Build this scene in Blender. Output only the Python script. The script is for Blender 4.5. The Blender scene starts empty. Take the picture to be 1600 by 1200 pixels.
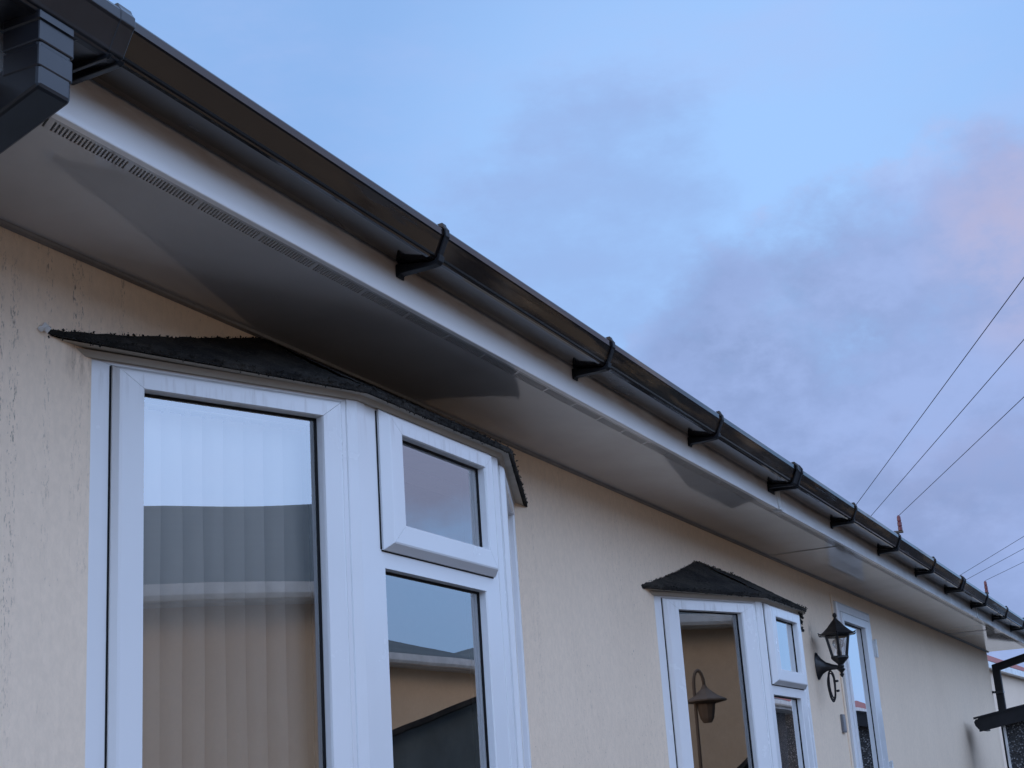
import bpy, math, random
from mathutils import Vector, Matrix, noise
random.seed(7)
R = math.radians
S = bpy.context.scene

# ------------------------------------------------------------------ camera
cam_d = bpy.data.cameras.new('camera'); cam = bpy.data.objects.new('camera', cam_d)
S.collection.objects.link(cam); S.camera = cam
cam_d.sensor_width = 36; cam_d.lens = 2281/1600*36; cam_d.clip_start = .05; cam_d.clip_end = 3000
X_ = Vector((0.43636575, 0.22639098, 0.87082263)); Z_ = Vector((-0.0654931, -0.95726966, 0.28168326))
X_.normalize(); Z_ = (Z_-X_*X_.dot(Z_)).normalized(); Y_ = Z_.cross(X_)
right = Vector((X_.x, Y_.x, Z_.x)); down = Vector((X_.y, Y_.y, Z_.y)); fwd = Vector((X_.z, Y_.z, Z_.z))
cam.matrix_world = Matrix(((right.x, -down.x, -fwd.x, 0), (right.y, -down.y, -fwd.y, 0), (right.z, -down.z, -fwd.z, 0), (0, 0, 0, 1)))

def pixdir(px, py):                        # only used to aim the clouds of the sky
    return (right*(px-800)+down*(py-600)+fwd*2281).normalized()

# ------------------------------------------------------------------ exposure, sky, sun
S.view_settings.view_transform = 'Standard'; S.view_settings.look = 'None'
S.view_settings.exposure = 0.0; S.view_settings.gamma = 1
SUN_EL, SUN_AZ = R(14), Vector((-.86, .51))       # low dusk sun beyond the end of the lane
W = bpy.data.worlds.new('World'); S.world = W; W.use_nodes = True
nt = W.node_tree; N = nt.nodes; Lk = nt.links
for n in list(N): N.remove(n)
def nd(t, **k):
    n = N.new(t)
    for a, b in k.items(): setattr(n, a, b)
    return n
out = nd('ShaderNodeOutputWorld'); bg = nd('ShaderNodeBackground'); Lk.new(bg.outputs[0], out.inputs[0])
sky = nd('ShaderNodeTexSky', sky_type='NISHITA'); sky.sun_disc = False
sky.sun_elevation = SUN_EL; sky.sun_rotation = math.atan2(SUN_AZ.x, SUN_AZ.y); sky.air_density = 1.0; sky.dust_density = 1.2; sky.ozone_density = 2.0
bg.inputs['Strength'].default_value = 0.1
tc = nd('ShaderNodeTexCoord')
def wmath(op, a, b=None, clamp=False):
    m = nd('ShaderNodeMath', operation=op); m.use_clamp = clamp
    for i, v in enumerate((a, b)):
        if v is None: continue
        if isinstance(v, (int, float)): m.inputs[i].default_value = v
        else: Lk.new(v, m.inputs[i])
    return m.outputs[0]
def blob(d, lo, hi):                       # 1 around direction d, fading out between the two cosines
    v = nd('ShaderNodeVectorMath', operation='DOT_PRODUCT'); Lk.new(tc.outputs['Generated'], v.inputs[0]); v.inputs[1].default_value = d
    r = nd('ShaderNodeMapRange'); r.interpolation_type = 'SMOOTHSTEP'; Lk.new(v.outputs['Value'], r.inputs[0])
    r.inputs[1].default_value = lo; r.inputs[2].default_value = hi; return r.outputs[0]
def wnoise(scale, detail, rough=.55, stretch=(1, 1, 1.8), off=(0, 0, 0)):
    mp = nd('ShaderNodeMapping'); Lk.new(tc.outputs['Generated'], mp.inputs[0]); mp.inputs['Scale'].default_value = stretch; mp.inputs['Location'].default_value = off
    n = nd('ShaderNodeTexNoise'); Lk.new(mp.outputs[0], n.inputs['Vector']); n.inputs['Scale'].default_value = scale
    n.inputs['Detail'].default_value = detail; n.inputs['Roughness'].default_value = rough; return n.outputs[0]
def wmix(fac, a, b, mode='MIX'):
    m = nd('ShaderNodeMix', data_type='RGBA', blend_type=mode)
    if isinstance(fac, (int, float)): m.inputs[0].default_value = fac
    else: Lk.new(fac, m.inputs[0])
    for i, v in ((6, a), (7, b)):
        if isinstance(v, tuple): m.inputs[i].default_value = (*v, 1)
        else: Lk.new(v, m.inputs[i])
    return m.outputs[2]
K = 10.0                                   # 1/strength: colours below are final radiance
def kc(r, g, b): return (r*K, g*K, b*K)
edge = wnoise(5.5, 8, .60, (1, 1, 1.5)); puff = wnoise(11, 8, .62, (1, 1, 1.6), (3, 1, 2)); soft = wnoise(2.4, 3, .5, off=(5, 5, 1)); wisp = wnoise(4, 6, .62, (1, 1, 2.6), (9, 2, 4))
def pblob(px, py, r0, r1): return blob(pixdir(px, py), math.cos(r1/2400), math.cos(r0/2400))
def wramp(v, a, b):
    r = nd('ShaderNodeMapRange'); r.interpolation_type = 'SMOOTHSTEP'; Lk.new(v, r.inputs[0]); r.inputs[1].default_value = a; r.inputs[2].default_value = b; return r.outputs[0]
def noisy(b, n, amp): return wmath('ADD', b, wmath('MULTIPLY', wmath('SUBTRACT', n, .5), amp))
blue = wmix(.85, sky.outputs[0], kc(.31, .535, .97))
blue = wmix(wmath('MULTIPLY', pblob(1120, 380, 60, 700), .85), blue, kc(.38, .62, 1.04))
blue = wmix(wmath('MULTIPLY', wramp(wisp, .45, .72), .38), blue, kc(.42, .54, .90))
# broad cloud bank from the middle down to the lower right
bank = wmath('MAXIMUM', wmath('MAXIMUM', pblob(1400, 610, 150, 430), pblob(1640, 500, 120, 400)), wmath('MAXIMUM', pblob(1180, 600, 40, 300), wmath('MULTIPLY', pblob(1560, 900, 250, 620), .95)))
bm = noisy(noisy(bank, edge, 1.6), puff, 1.1)
grey = wmix(wramp(puff, .36, .62), kc(.215, .285, .51), kc(.33, .43, .74))
grey = wmix(wmath('MULTIPLY', wramp(soft, .40, .68), .6), grey, kc(.37, .48, .84))
c1 = wmix(wmath('MULTIPLY', wramp(bm, .26, .84), .88), blue, grey)
# lit broken rim along the upper edge of the bank
rim = wmath('MULTIPLY', wramp(bm, .25, .5), wramp(wmath('SUBTRACT', 1.0, bm), .25, .5))
c1 = wmix(wmath('MULTIPLY', wmath('MULTIPLY', rim, wramp(puff, .45, .62)), .55), c1, kc(.44, .57, .92))
# fainter puff left of it
b2 = noisy(noisy(pblob(930, 420, 20, 420), wisp, 1.8), puff, 1.1)
c2 = wmix(wmath('MULTIPLY', wramp(b2, .35, 1.05), .50), c1, kc(.28, .39, .70))
# pinkish light at the far right of the bank
b3 = wmath('MULTIPLY', pblob(1640, 370, 20, 230), wramp(puff, .30, .66))
c3 = wmix(wmath('MULTIPLY', b3, .75), c2, kc(.50, .47, .66))
c4 = wmix(wmath('MULTIPLY', wmath('MULTIPLY', pblob(1560, 520, 60, 420), wramp(edge, .50, .66)), .35), c3, kc(.37, .40, .65))
# another mauve bank down the lane, met only in the glass
c4 = wmix(wmath('MULTIPLY', wramp(noisy(blob(Vector((.82, -.44, .40)).normalized(), .955, .998), puff, .9), .2, .8), .85), c4, kc(.27, .28, .42))
# sky gain added overhead and behind the viewer to brighten walls and frames
bd = blob(Vector((-.25, -.62, .74)).normalized(), .0, .97)
c4 = wmix(wmath('MULTIPLY', bd, .42), c4, kc(.50, .56, .74))
gain = nd('ShaderNodeVectorMath', operation='SCALE'); Lk.new(c4, gain.inputs[0]); Lk.new(wmath('MULTIPLY_ADD', bd, 2.1), gain.inputs['Scale'])
gain.inputs['Scale'].links[0].from_node.inputs[2].default_value = 1.0
Lk.new(gain.outputs[0], bg.inputs['Color'])

sd = bpy.data.lights.new('sun', 'SUN'); sun = bpy.data.objects.new('sun', sd); S.collection.objects.link(sun)
sd.energy = 1.2; sd.angle = R(16); sd.color = (1, .80, .62)
sv = Vector((SUN_AZ.x*math.cos(SUN_EL), SUN_AZ.y*math.cos(SUN_EL), math.sin(SUN_EL)))
sun.rotation_euler = sv.to_track_quat('Z', 'Y').to_euler(); sun.location = (0, -10, 8)

# ------------------------------------------------------------------ materials
class MT:
    def __init__(s, name, col=(.5, .5, .5), rough=.5, spec=.5):
        s.m = bpy.data.materials.new(name); s.m.use_nodes = True; s.t = s.m.node_tree; s.n = s.t.nodes; s.l = s.t.links
        s.b = s.n['Principled BSDF']; s.b.inputs['Base Color'].default_value = (*col, 1); s.b.inputs['Roughness'].default_value = rough
        s.b.inputs['Specular IOR Level'].default_value = spec
        g = s.n.new('ShaderNodeNewGeometry'); s.pos = g.outputs['Position']; s.col = None
    def mapp(s, scale=(1, 1, 1), loc=(0, 0, 0)):
        m = s.n.new('ShaderNodeMapping'); s.l.new(s.pos, m.inputs[0]); m.inputs['Scale'].default_value = scale; m.inputs['Location'].default_value = loc; return m.outputs[0]
    def noise(s, scale, detail=4, rough=.5, vec=None, dist=0):
        n = s.n.new('ShaderNodeTexNoise'); s.l.new(vec or s.pos, n.inputs['Vector']); n.inputs['Scale'].default_value = scale
        n.inputs['Detail'].default_value = detail; n.inputs['Roughness'].default_value = rough; n.inputs['Distortion'].default_value = dist; return n.outputs[0]
    def ramp(s, v, a, b, lo=0., hi=1.):
        r = s.n.new('ShaderNodeMapRange'); r.interpolation_type = 'SMOOTHSTEP'; s.l.new(v, r.inputs[0])
        r.inputs[1].default_value = a; r.inputs[2].default_value = b; r.inputs[3].default_value = lo; r.inputs[4].default_value = hi; return r.outputs[0]
    def math(s, op, a, b=None, clamp=False):
        m = s.n.new('ShaderNodeMath'); m.operation = op; m.use_clamp = clamp
        for i, v in enumerate((a, b)):
            if v is None: continue
            if isinstance(v, (int, float)): m.inputs[i].default_value = v
            else: s.l.new(v, m.inputs[i])
        return m.outputs[0]
    def mix(s, f, a, b, mode='MIX'):
        m = s.n.new('ShaderNodeMix'); m.data_type = 'RGBA'; m.blend_type = mode
        if isinstance(f, (int, float)): m.inputs[0].default_value = f
        else: s.l.new(f, m.inputs[0])
        for i, v in ((6, a), (7, b)):
            if isinstance(v, tuple): m.inputs[i].default_value = (*v, 1)
            else: s.l.new(v, m.inputs[i])
        return m.outputs[2]
    def base(s, c): s.l.new(c, s.b.inputs['Base Color'])
    def roughness(s, c): s.l.new(c, s.b.inputs['Roughness'])
    def bump(s, h, strength=.3, dist=.01):
        b = s.n.new('ShaderNodeBump'); s.l.new(h, b.inputs['Height']); b.inputs['Strength'].default_value = strength; b.inputs['Distance'].default_value = dist
        s.l.new(b.outputs[0], s.b.inputs['Normal'])
    def sep(s):
        x = s.n.new('ShaderNodeSeparateXYZ'); s.l.new(s.pos, x.inputs[0]); return x.outputs
    def spot(s, c, r0, r1, sc=(1, 1, 1)):      # 1 at world point c fading to 0 at distance r1
        v = s.n.new('ShaderNodeVectorMath'); v.operation = 'SUBTRACT'; s.l.new(s.pos, v.inputs[0]); v.inputs[1].default_value = c
        w = s.n.new('ShaderNodeVectorMath'); w.operation = 'MULTIPLY'; s.l.new(v.outputs[0], w.inputs[0]); w.inputs[1].default_value = sc
        q = s.n.new('ShaderNodeVectorMath'); q.operation = 'LENGTH'; s.l.new(w.outputs[0], q.inputs[0]); return s.ramp(q.outputs['Value'], r0, r1, 1., 0.)

def mat_wall(name, col, flecks=True):
    m = MT(name, col, .82, .25)
    grain = m.noise(1, 6, .65, m.mapp((70, 70, 42)))
    wide = m.noise(1.3, 4, .6)
    c = m.mix(m.ramp(grain, .3, .75), tuple(x*.94 for x in col), tuple(min(1, x*1.03) for x in col))
    c = m.mix(m.math('MULTIPLY', m.ramp(wide, .4, .75), .30), c, (col[0]*.80, col[1]*.78, col[2]*.76))
    if flecks:
        lines = m.noise(1, 2, .45, m.mapp((46, 46, .7), (3, 0, 0)), 0)          # a few vertical grooves
        bits = m.noise(1, 4, .75, m.mapp((240, 240, 60)))
        patch = m.noise(1, 3, .6, m.mapp((2.2, 2.2, 1.8), (1, 4, 2)))
        f = m.math('MULTIPLY', m.ramp(lines, .47, .58), m.ramp(bits, .55, .62))
        f = m.math('MULTIPLY', m.math('MULTIPLY', f, m.ramp(patch, .40, .62)), m.ramp(m.sep()[0], 1.9, 3.2, 1.0, .30))
        specks = m.math('MULTIPLY', m.ramp(m.noise(1, 3, .7, m.mapp((130, 130, 60), (7, 1, 5))), .655, .70), m.ramp(wide, .35, .6))
        f = m.math('MAXIMUM', m.math('MULTIPLY', f, .75), m.math('MULTIPLY', specks, .6))
        c = m.mix(f, c, (.13, .11, .095))
        soot = m.math('MULTIPLY', m.spot((7.68, 1.92, .79), .0, .10, (1.6, 1, .9)), m.ramp(m.noise(22, 4, .7), .3, .7))
        c = m.mix(m.math('MULTIPLY', soot, .8), c, (.12, .11, .10))
        drip = m.math('MULTIPLY', m.spot((2.14, 1.92, .915), .0, .085, (1, 1, 1)), m.ramp(m.noise(1, 4, .7, m.mapp((60, 60, 12))), .35, .65))
        c = m.mix(m.math('MULTIPLY', drip, .5), c, (.30, .20, .13))
        h = m.math('ADD', m.math('MULTIPLY', grain, .6), m.math('MULTIPLY', m.noise(1, 3, .6, m.mapp((150, 150, 60))), .5))
        h = m.math('SUBTRACT', h, m.math('MULTIPLY', f, .25))
        m.bump(h, .42, .004)
    m.base(c); return m.m
def mat_upvc(name, col=(.80, .80, .80), rough=.22, tops=()):
    m = MT(name, col, rough, .5)
    st = m.ramp(m.noise(1, 4, .65, m.mapp((46, 46, 3.5))), .46, .74)
    g = m.ramp(m.noise(3, 4, .6), .35, .8)
    c = m.mix(m.math('MULTIPLY', g, .10), col, (.50, .47, .42))
    z = m.sep()[2]; x = m.sep()[0]
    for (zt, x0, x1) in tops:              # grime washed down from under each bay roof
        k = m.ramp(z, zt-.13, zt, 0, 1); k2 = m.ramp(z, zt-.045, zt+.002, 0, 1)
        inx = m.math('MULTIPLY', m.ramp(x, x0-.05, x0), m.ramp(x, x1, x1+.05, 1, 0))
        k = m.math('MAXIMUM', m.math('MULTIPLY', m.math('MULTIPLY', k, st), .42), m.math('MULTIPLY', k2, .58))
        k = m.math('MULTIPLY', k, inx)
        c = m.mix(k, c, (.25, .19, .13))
    m.base(c); m.roughness(m.ramp(m.noise(9, 4, .6), .3, .8, rough*.8, rough*1.5)); m.bump(m.noise(2.2, 2), .02, .02); return m.m
def mat_plain(name, col, rough=.5, spec=.5, var=.15, scale=8, bump=0):
    m = MT(name, col, rough, spec)
    m.base(m.mix(m.ramp(m.noise(scale, 4, .6), .3, .75), tuple(x*(1-var) for x in col), tuple(min(1, x*(1+var)) for x in col)))
    if bump: m.bump(m.noise(scale*6, 4, .6), bump, .004)
    return m.m

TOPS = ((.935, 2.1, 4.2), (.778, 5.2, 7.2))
M_wall = mat_wall('cream_textured_wall', (.88, .70, .525))
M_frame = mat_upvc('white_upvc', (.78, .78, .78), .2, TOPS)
M_white = mat_plain('white_plastic', (.74, .74, .72), .3)
def mat_fascia():
    m = MT('white_fascia', (.85, .84, .82), .16, .5)
    dirt_shade = m.math('MULTIPLY', m.ramp(m.sep()[2], 1.150, 1.215), m.ramp(m.noise(1, 4, .6, m.mapp((2.5, 1, 14))), .2, .75))  # brown dirt and the shade under the gutter, painted together into the colour
    m.base(m.mix(m.math('MULTIPLY', dirt_shade, .75), (.85, .84, .82), (.34, .21, .12)))
    m.roughness(m.ramp(m.noise(6, 4, .6), .3, .8, .14, .28)); m.bump(m.noise(1, 2, .5, m.mapp((1.3, 1, 4))), .03, .02); return m.m
M_fascia = mat_fascia()
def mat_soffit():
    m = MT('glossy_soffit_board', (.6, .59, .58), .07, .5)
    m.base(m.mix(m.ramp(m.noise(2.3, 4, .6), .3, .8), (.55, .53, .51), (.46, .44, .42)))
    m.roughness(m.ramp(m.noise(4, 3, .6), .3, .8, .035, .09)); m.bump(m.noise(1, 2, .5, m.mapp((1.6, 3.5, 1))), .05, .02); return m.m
M_soffit = mat_soffit()
def mat_gutter():
    m = MT('black_gutter_plastic', (.012, .009, .008), .12, .5)
    drip = m.ramp(m.noise(1, 4, .6, m.mapp((2.2, 8, 26))), .56, .68)
    m.roughness(m.math('ADD', m.math('MULTIPLY', drip, .22), .08))
    sunset_refl = m.math('MULTIPLY', m.ramp(m.noise(1, 5, .6, m.mapp((1.7, 2, 16), (4, 0, 1))), .46, .60), m.math('MULTIPLY', m.ramp(m.sep()[2], 1.212, 1.226), m.ramp(m.sep()[0], 2.5, 4.0, .15, 1.)))  # ragged ochre sunset reflections, painted into the gutter's colour
    m.base(m.mix(m.math('MULTIPLY', sunset_refl, .7), m.mix(drip, (.011, .008, .007), (.007, .007, .008)), (.13, .075, .035)))
    m.bump(m.noise(1, 2, .4, m.mapp((2, 4, 8))), .05, .01); return m.m
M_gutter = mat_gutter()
M_black = mat_plain('black_plastic', (.014, .015, .018), .28, .5, .3)
M_bracket = mat_plain('dull_black_plastic', (.010, .010, .012), .5, .3, .3)
M_lantern = mat_plain('black_painted_metal', (.012, .012, .014), .35, .5, .3, 30, .1)
M_gasket = mat_plain('black_rubber', (.006, .006, .007), .6, .2)
def mat_felt():
    m = MT('mossy_black_felt', (.04, .038, .035), .95, .1)
    sp = m.ramp(m.noise(160, 3, .7), .55, .72); pt = m.ramp(m.noise(9, 4, .65), .35, .75)
    c = m.mix(pt, (.024, .023, .022), (.062, .055, .047)); c = m.mix(m.math('MULTIPLY', sp, .5), c, (.15, .14, .12))
    m.base(c); m.bump(m.noise(110, 5, .7), .9, .012); return m.m
M_felt = mat_felt()
M_trim = mat_upvc('weathered_cream_trim', (.55, .50, .42), .5, TOPS)
def mat_glass():
    m = bpy.data.materials.new('double_glazing'); m.use_nodes = True; t = m.node_tree; n = t.nodes; l = t.links
    for q in list(n): n.remove(q)
    o = n.new('ShaderNodeOutputMaterial'); mx = n.new('ShaderNodeMixShader'); tr = n.new('ShaderNodeBsdfTransparent'); gl = n.new('ShaderNodeBsdfGlossy')
    gl.inputs['Roughness'].default_value = .004; gl.inputs['Color'].default_value = (.95, .95, .95, 1); tr.inputs['Color'].default_value = (.86, .86, .86, 1)
    fr = n.new('ShaderNodeFresnel'); fr.inputs[0].default_value = 1.52
    a = n.new('ShaderNodeMath'); a.operation = 'MULTIPLY_ADD'; a.use_clamp = True; l.new(fr.outputs[0], a.inputs[0]); a.inputs[1].default_value = 2.6; a.inputs[2].default_value = .20
    tcn = n.new('ShaderNodeNewGeometry'); no = n.new('ShaderNodeTexNoise'); l.new(tcn.outputs['Position'], no.inputs['Vector']); no.inputs['Scale'].default_value = 2.2; no.inputs['Detail'].default_value = 1
    bp = n.new('ShaderNodeBump'); l.new(no.outputs[0], bp.inputs['Height']); bp.inputs['Strength'].default_value = .02; bp.inputs['Distance'].default_value = .03
    l.new(bp.outputs[0], gl.inputs['Normal'])
    l.new(a.outputs[0], mx.inputs[0]); l.new(tr.outputs[0], mx.inputs[1]); l.new(gl.outputs[0], mx.inputs[2]); l.new(mx.outputs[0], o.inputs[0]); return m
M_glass = mat_glass()
M_blind = mat_plain('cream_blind_fabric', (.80, .76, .68), .85, .2, .06, 3)
M_net = mat_plain('pale_net_curtain', (.55, .58, .62), .9, .1, .08, 12)
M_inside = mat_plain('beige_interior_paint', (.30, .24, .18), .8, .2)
def mat_tiles(name, a, b):
    m = MT(name, a, .7, .3)
    w = m.n.new('ShaderNodeTexWave'); w.bands_direction = 'Z'; w.wave_profile = 'SAW'; m.l.new(m.pos, w.inputs[0]); w.inputs['Scale'].default_value = 2.6; w.inputs['Distortion'].default_value = .6
    m.base(m.mix(m.math('MULTIPLY', w.outputs[1], m.noise(3, 4, .6)), a, b)); m.bump(w.outputs[1], .5, .02); return m.m
M_tile = mat_tiles('grey_roof_tiles', (.07, .08, .075), (.12, .13, .12))
M_red = mat_tiles('red_roof_tiles', (.22, .06, .045), (.32, .10, .075))
M_ground = mat_plain('worn_tarmac', (.075, .072, .07), .9, .2, .25, .8, .3)
def mat_pebble():
    m = MT('grey_pebbledash', (.2, .2, .2), .9, .2)
    v = m.n.new('ShaderNodeTexVoronoi'); m.l.new(m.pos, v.inputs['Vector']); v.inputs['Scale'].default_value = 60
    sx = m.n.new('ShaderNodeSeparateXYZ'); m.l.new(v.outputs['Color'], sx.inputs[0])
    c = m.mix(sx.outputs[0], (.06, .06, .065), (.36, .35, .35)); c = m.mix(m.ramp(v.outputs['Distance'], .2, .6), c, (.05, .05, .05))
    m.base(c); m.bump(m.ramp(v.outputs['Distance'], 0, .6, 1, 0), .8, .02); return m.m
M_pebble = mat_pebble()
M_brick = mat_plain('brown_brick_plinth', (.22, .14, .10), .9, .2, .25, 5, .3)
M_faded = mat_plain('weathered_brown_metal', (.17, .12, .085), .7, .2)
M_shed = mat_plain('dark_green_shed_boards', (.12, .14, .14), .8, .2, .2, 3)
M_wood = mat_plain('grey_pole_timber', (.09, .075, .06), .9, .2, .25, 6)
M_redins = mat_plain('red_insulator', (.10, .015, .02), .4, .5)
M_wire = mat_plain('dark_wire', (.02, .02, .025), .6, .3)
M_bulb = MT('bulb_glass', (.8, .8, .8), .1, .5); M_bulb.b.inputs['Transmission Weight'].default_value = .6; M_bulb.b.inputs['Alpha'].default_value = .55; M_bulb = M_bulb.m
def mat_pane():
    m = bpy.data.materials.new('thin_clear_pane'); m.use_nodes = True; t = m.node_tree; n = t.nodes; l = t.links
    for q in list(n): n.remove(q)
    o = n.new('ShaderNodeOutputMaterial'); mx = n.new('ShaderNodeMixShader'); tr = n.new('ShaderNodeBsdfTransparent'); gl = n.new('ShaderNodeBsdfGlossy')
    gl.inputs['Roughness'].default_value = .05; mx.inputs[0].default_value = .10; tr.inputs['Color'].default_value = (.93, .93, .93, 1)
    l.new(tr.outputs[0], mx.inputs[1]); l.new(gl.outputs[0], mx.inputs[2]); l.new(mx.outputs[0], o.inputs[0]); return m
M_pane = mat_pane()

# ------------------------------------------------------------------ mesh helpers
class MB:
    def __init__(s): s.v = []; s.f = []
    def add(s, vs, fs):
        o = len(s.v); s.v += [tuple(v) for v in vs]; s.f += [tuple(i+o for i in f) for f in fs]
    def box(s, x0, x1, y0, y1, z0, z1):
        s.add([(x0,y0,z0),(x1,y0,z0),(x1,y1,z0),(x0,y1,z0),(x0,y0,z1),(x1,y0,z1),(x1,y1,z1),(x0,y1,z1)],
              [(0,3,2,1),(4,5,6,7),(0,1,5,4),(1,2,6,5),(2,3,7,6),(3,0,4,7)])
    def hexa(s, a, b):                     # two quads of four points, joined
        s.add(list(a)+list(b), [(0,3,2,1),(4,5,6,7),(0,1,5,4),(1,2,6,5),(2,3,7,6),(3,0,4,7)])
    def quad(s, *p): s.add(p, [tuple(range(len(p)))])
    def extrude(s, prof, x0, x1, zf=lambda x: 0, closed=True, caps=True, steps=1):   # profile (y, z) along x
        n = len(prof); vs = []; fs = []
        for k in range(steps+1):
            x = x0+(x1-x0)*k/steps; vs += [(x, y, z+zf(x)) for y, z in prof]
        for k in range(steps):
            for i in range(n if closed else n-1):
                j = (i+1) % n; fs.append((k*n+i, k*n+j, (k+1)*n+j, (k+1)*n+i))
        if caps and closed: fs += [tuple(range(n))[::-1], tuple(range(steps*n, steps*n+n))]
        s.add(vs, fs)
    def tube(s, pts, r, n=8, caps=True):
        pts = [Vector(p) for p in pts]; rr = r if isinstance(r, (list, tuple)) else [r]*len(pts); vs = []; fs = []; prev = None
        for i, p in enumerate(pts):
            d = (pts[min(i+1, len(pts)-1)]-pts[max(i-1, 0)]).normalized()
            a = d.cross(prev if prev else (Vector((0, 0, 1)) if abs(d.z) < .9 else Vector((1, 0, 0)))).normalized() if not prev else (prev-d*prev.dot(d)).normalized()
            prev = a; b = d.cross(a)
            vs += [p+(a*math.cos(2*math.pi*k/n)+b*math.sin(2*math.pi*k/n))*rr[i] for k in range(n)]
        for i in range(len(pts)-1):
            for k in range(n): fs.append((i*n+k, i*n+(k+1) % n, (i+1)*n+(k+1) % n, (i+1)*n+k))
        if caps: fs += [tuple(range(n))[::-1], tuple(range((len(pts)-1)*n, len(pts)*n))]
        s.add(vs, fs)
    def lathe(s, c, prof, n=12, ph=0, caps=True):   # (radius, z) about a vertical axis at c
        vs = []; fs = []
        for r, z in prof: vs += [(c[0]+r*math.cos(ph+2*math.pi*k/n), c[1]+r*math.sin(ph+2*math.pi*k/n), c[2]+z) for k in range(n)]
        for i in range(len(prof)-1):
            for k in range(n): fs.append((i*n+k, i*n+(k+1) % n, (i+1)*n+(k+1) % n, (i+1)*n+k))
        if caps: fs += [tuple(range(n))[::-1], tuple(range((len(prof)-1)*n, len(prof)*n))]
        s.add(vs, fs)
    def grit(s, p0, p1, n, r0, r1, spread=.006):    # irregular clumps of moss and grit
        p0 = Vector(p0); p1 = Vector(p1)
        for _ in range(n):
            t = random.random(); c = p0.lerp(p1, t)+Vector([random.gauss(0, spread) for _ in range(3)]); r = random.uniform(r0, r1)
            vs = [c+Vector(d)*r*random.uniform(.5, 1.4) for d in ((1,0,0),(-1,0,0),(0,1,0),(0,-1,0),(0,0,1),(0,0,-1))]
            s.add(vs, [(0,2,4),(2,1,4),(1,3,4),(3,0,4),(2,0,5),(1,2,5),(3,1,5),(0,3,5)])
    def build(s, name, mat, parent=None, smooth=False, bevel=0):
        me = bpy.data.meshes.new(name); base = Vector(parent['_b']) if parent and '_b' in parent else Vector((0, 0, 0))
        me.from_pydata([Vector(v)-base for v in s.v], [], s.f); me.materials.append(mat)
        if smooth:
            for p in me.polygons: p.use_smooth = True
        me.update()
        o = bpy.data.objects.new(name, me); S.collection.objects.link(o)
        if parent: o.parent = parent; o['_b'] = tuple(base)
        if bevel:
            b = o.modifiers.new('bevel', 'BEVEL'); b.width = bevel; b.segments = 2; b.limit_method = 'ANGLE'; b.angle_limit = R(35)
        return o
def thing(name, label, cat, loc, group=None):
    o = bpy.data.objects.new(name, None); S.collection.objects.link(o); o.location = loc; o['_b'] = tuple(loc); o['label'] = label; o['category'] = cat
    o.empty_display_size = .2
    if group: o['group'] = group
    return o
def tag(o, label, cat, group=None):
    o['label'] = label; o['category'] = cat
    if group: o['group'] = group
    return o
def struct(o): o['kind'] = 'structure'; return o

# ------------------------------------------------------------------ ground
GZ = -1.5
g = MB(); nx = 24
for i in range(nx):
    for j in range(nx):
        a, b = -600+1200*i/nx, -600+1200*(i+1)/nx; c, d = -600+1200*j/nx, -600+1200*(j+1)/nx
        g.quad((a, c, GZ), (b, c, GZ), (b, d, GZ), (a, d, GZ))
struct(g.build('ground', M_ground))

# ------------------------------------------------------------------ the park home
YW, YF, ZF = 1.9224, 1.527, 1.132          # wall face, fascia face, soffit height
X0, X1, YB = -2.0, 14.05, 7.9
home = thing('park_home', 'long cream park home with black gutter, white soffit and two bay windows', 'house', (6, 4.9, GZ))
BAYS = [dict(A=2.165, B=2.759, C=3.478, dz=0.0), dict(A=5.318, B=5.889, C=6.490, dz=-.157)]
for b in BAYS: b['D'] = b['C']+(b['B']-b['A'])
DX0, DX1, DZ0, DZ1 = 8.255, 9.085, -.95, 1.035
# front wall in pieces that butt against each other, openings left for bays and door
w = MB(); T = .09
holes = [(BAYS[0]['A']+.05, BAYS[0]['D']-.05, -.30, .93), (BAYS[1]['A']+.05, BAYS[1]['D']-.05, -.45, .77), (DX0, DX1, DZ0, DZ1)]
zlo, zhi = -1.0, ZF+.05
xs = X0
for (a, b, c, d) in holes:
    w.box(xs, a, YW, YW+T, zlo, zhi)
    w.box(a, b, YW, YW+T, d, zhi)
    if c > zlo: w.box(a, b, YW, YW+T, zlo, c)
    xs = b
w.box(xs, X1, YW, YW+T, zlo, zhi)
w.build('wall', M_wall, home)
w = MB(); w.box(X0, X0+.08, YW+T, YB, zlo, zhi); w.box(X1-.08, X1, YW+T, YB, zlo, zhi); w.box(X0, X1, YB, YB+.09, zlo, zhi); w.build('wall', M_wall, home)
g = MB(); g.box(X0+.05, X1-.05, YW+.05, YB, GZ, zlo); g.build('plinth', M_brick, home)
# gables
for x in (X0, X1):
    g = MB(); s = .02 if x > 0 else -.02
    g.extrude([(YW, ZF+.05), (YB+.09, ZF+.05), ((YW+YB)/2, 2.30)], x-.04-s, x+.02-s+.0)
    g.build('gable', M_wall, home)
# interior shell
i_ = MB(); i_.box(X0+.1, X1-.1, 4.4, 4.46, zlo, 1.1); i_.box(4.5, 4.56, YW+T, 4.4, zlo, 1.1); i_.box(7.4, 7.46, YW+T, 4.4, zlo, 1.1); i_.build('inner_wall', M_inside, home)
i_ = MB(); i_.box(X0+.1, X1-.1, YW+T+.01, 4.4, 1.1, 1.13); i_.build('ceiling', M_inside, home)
i_ = MB(); i_.box(X0+.1, X1-.1, YW+T+.01, 4.4, -1.0, -.95); i_.build('floor', M_inside, home)
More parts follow.
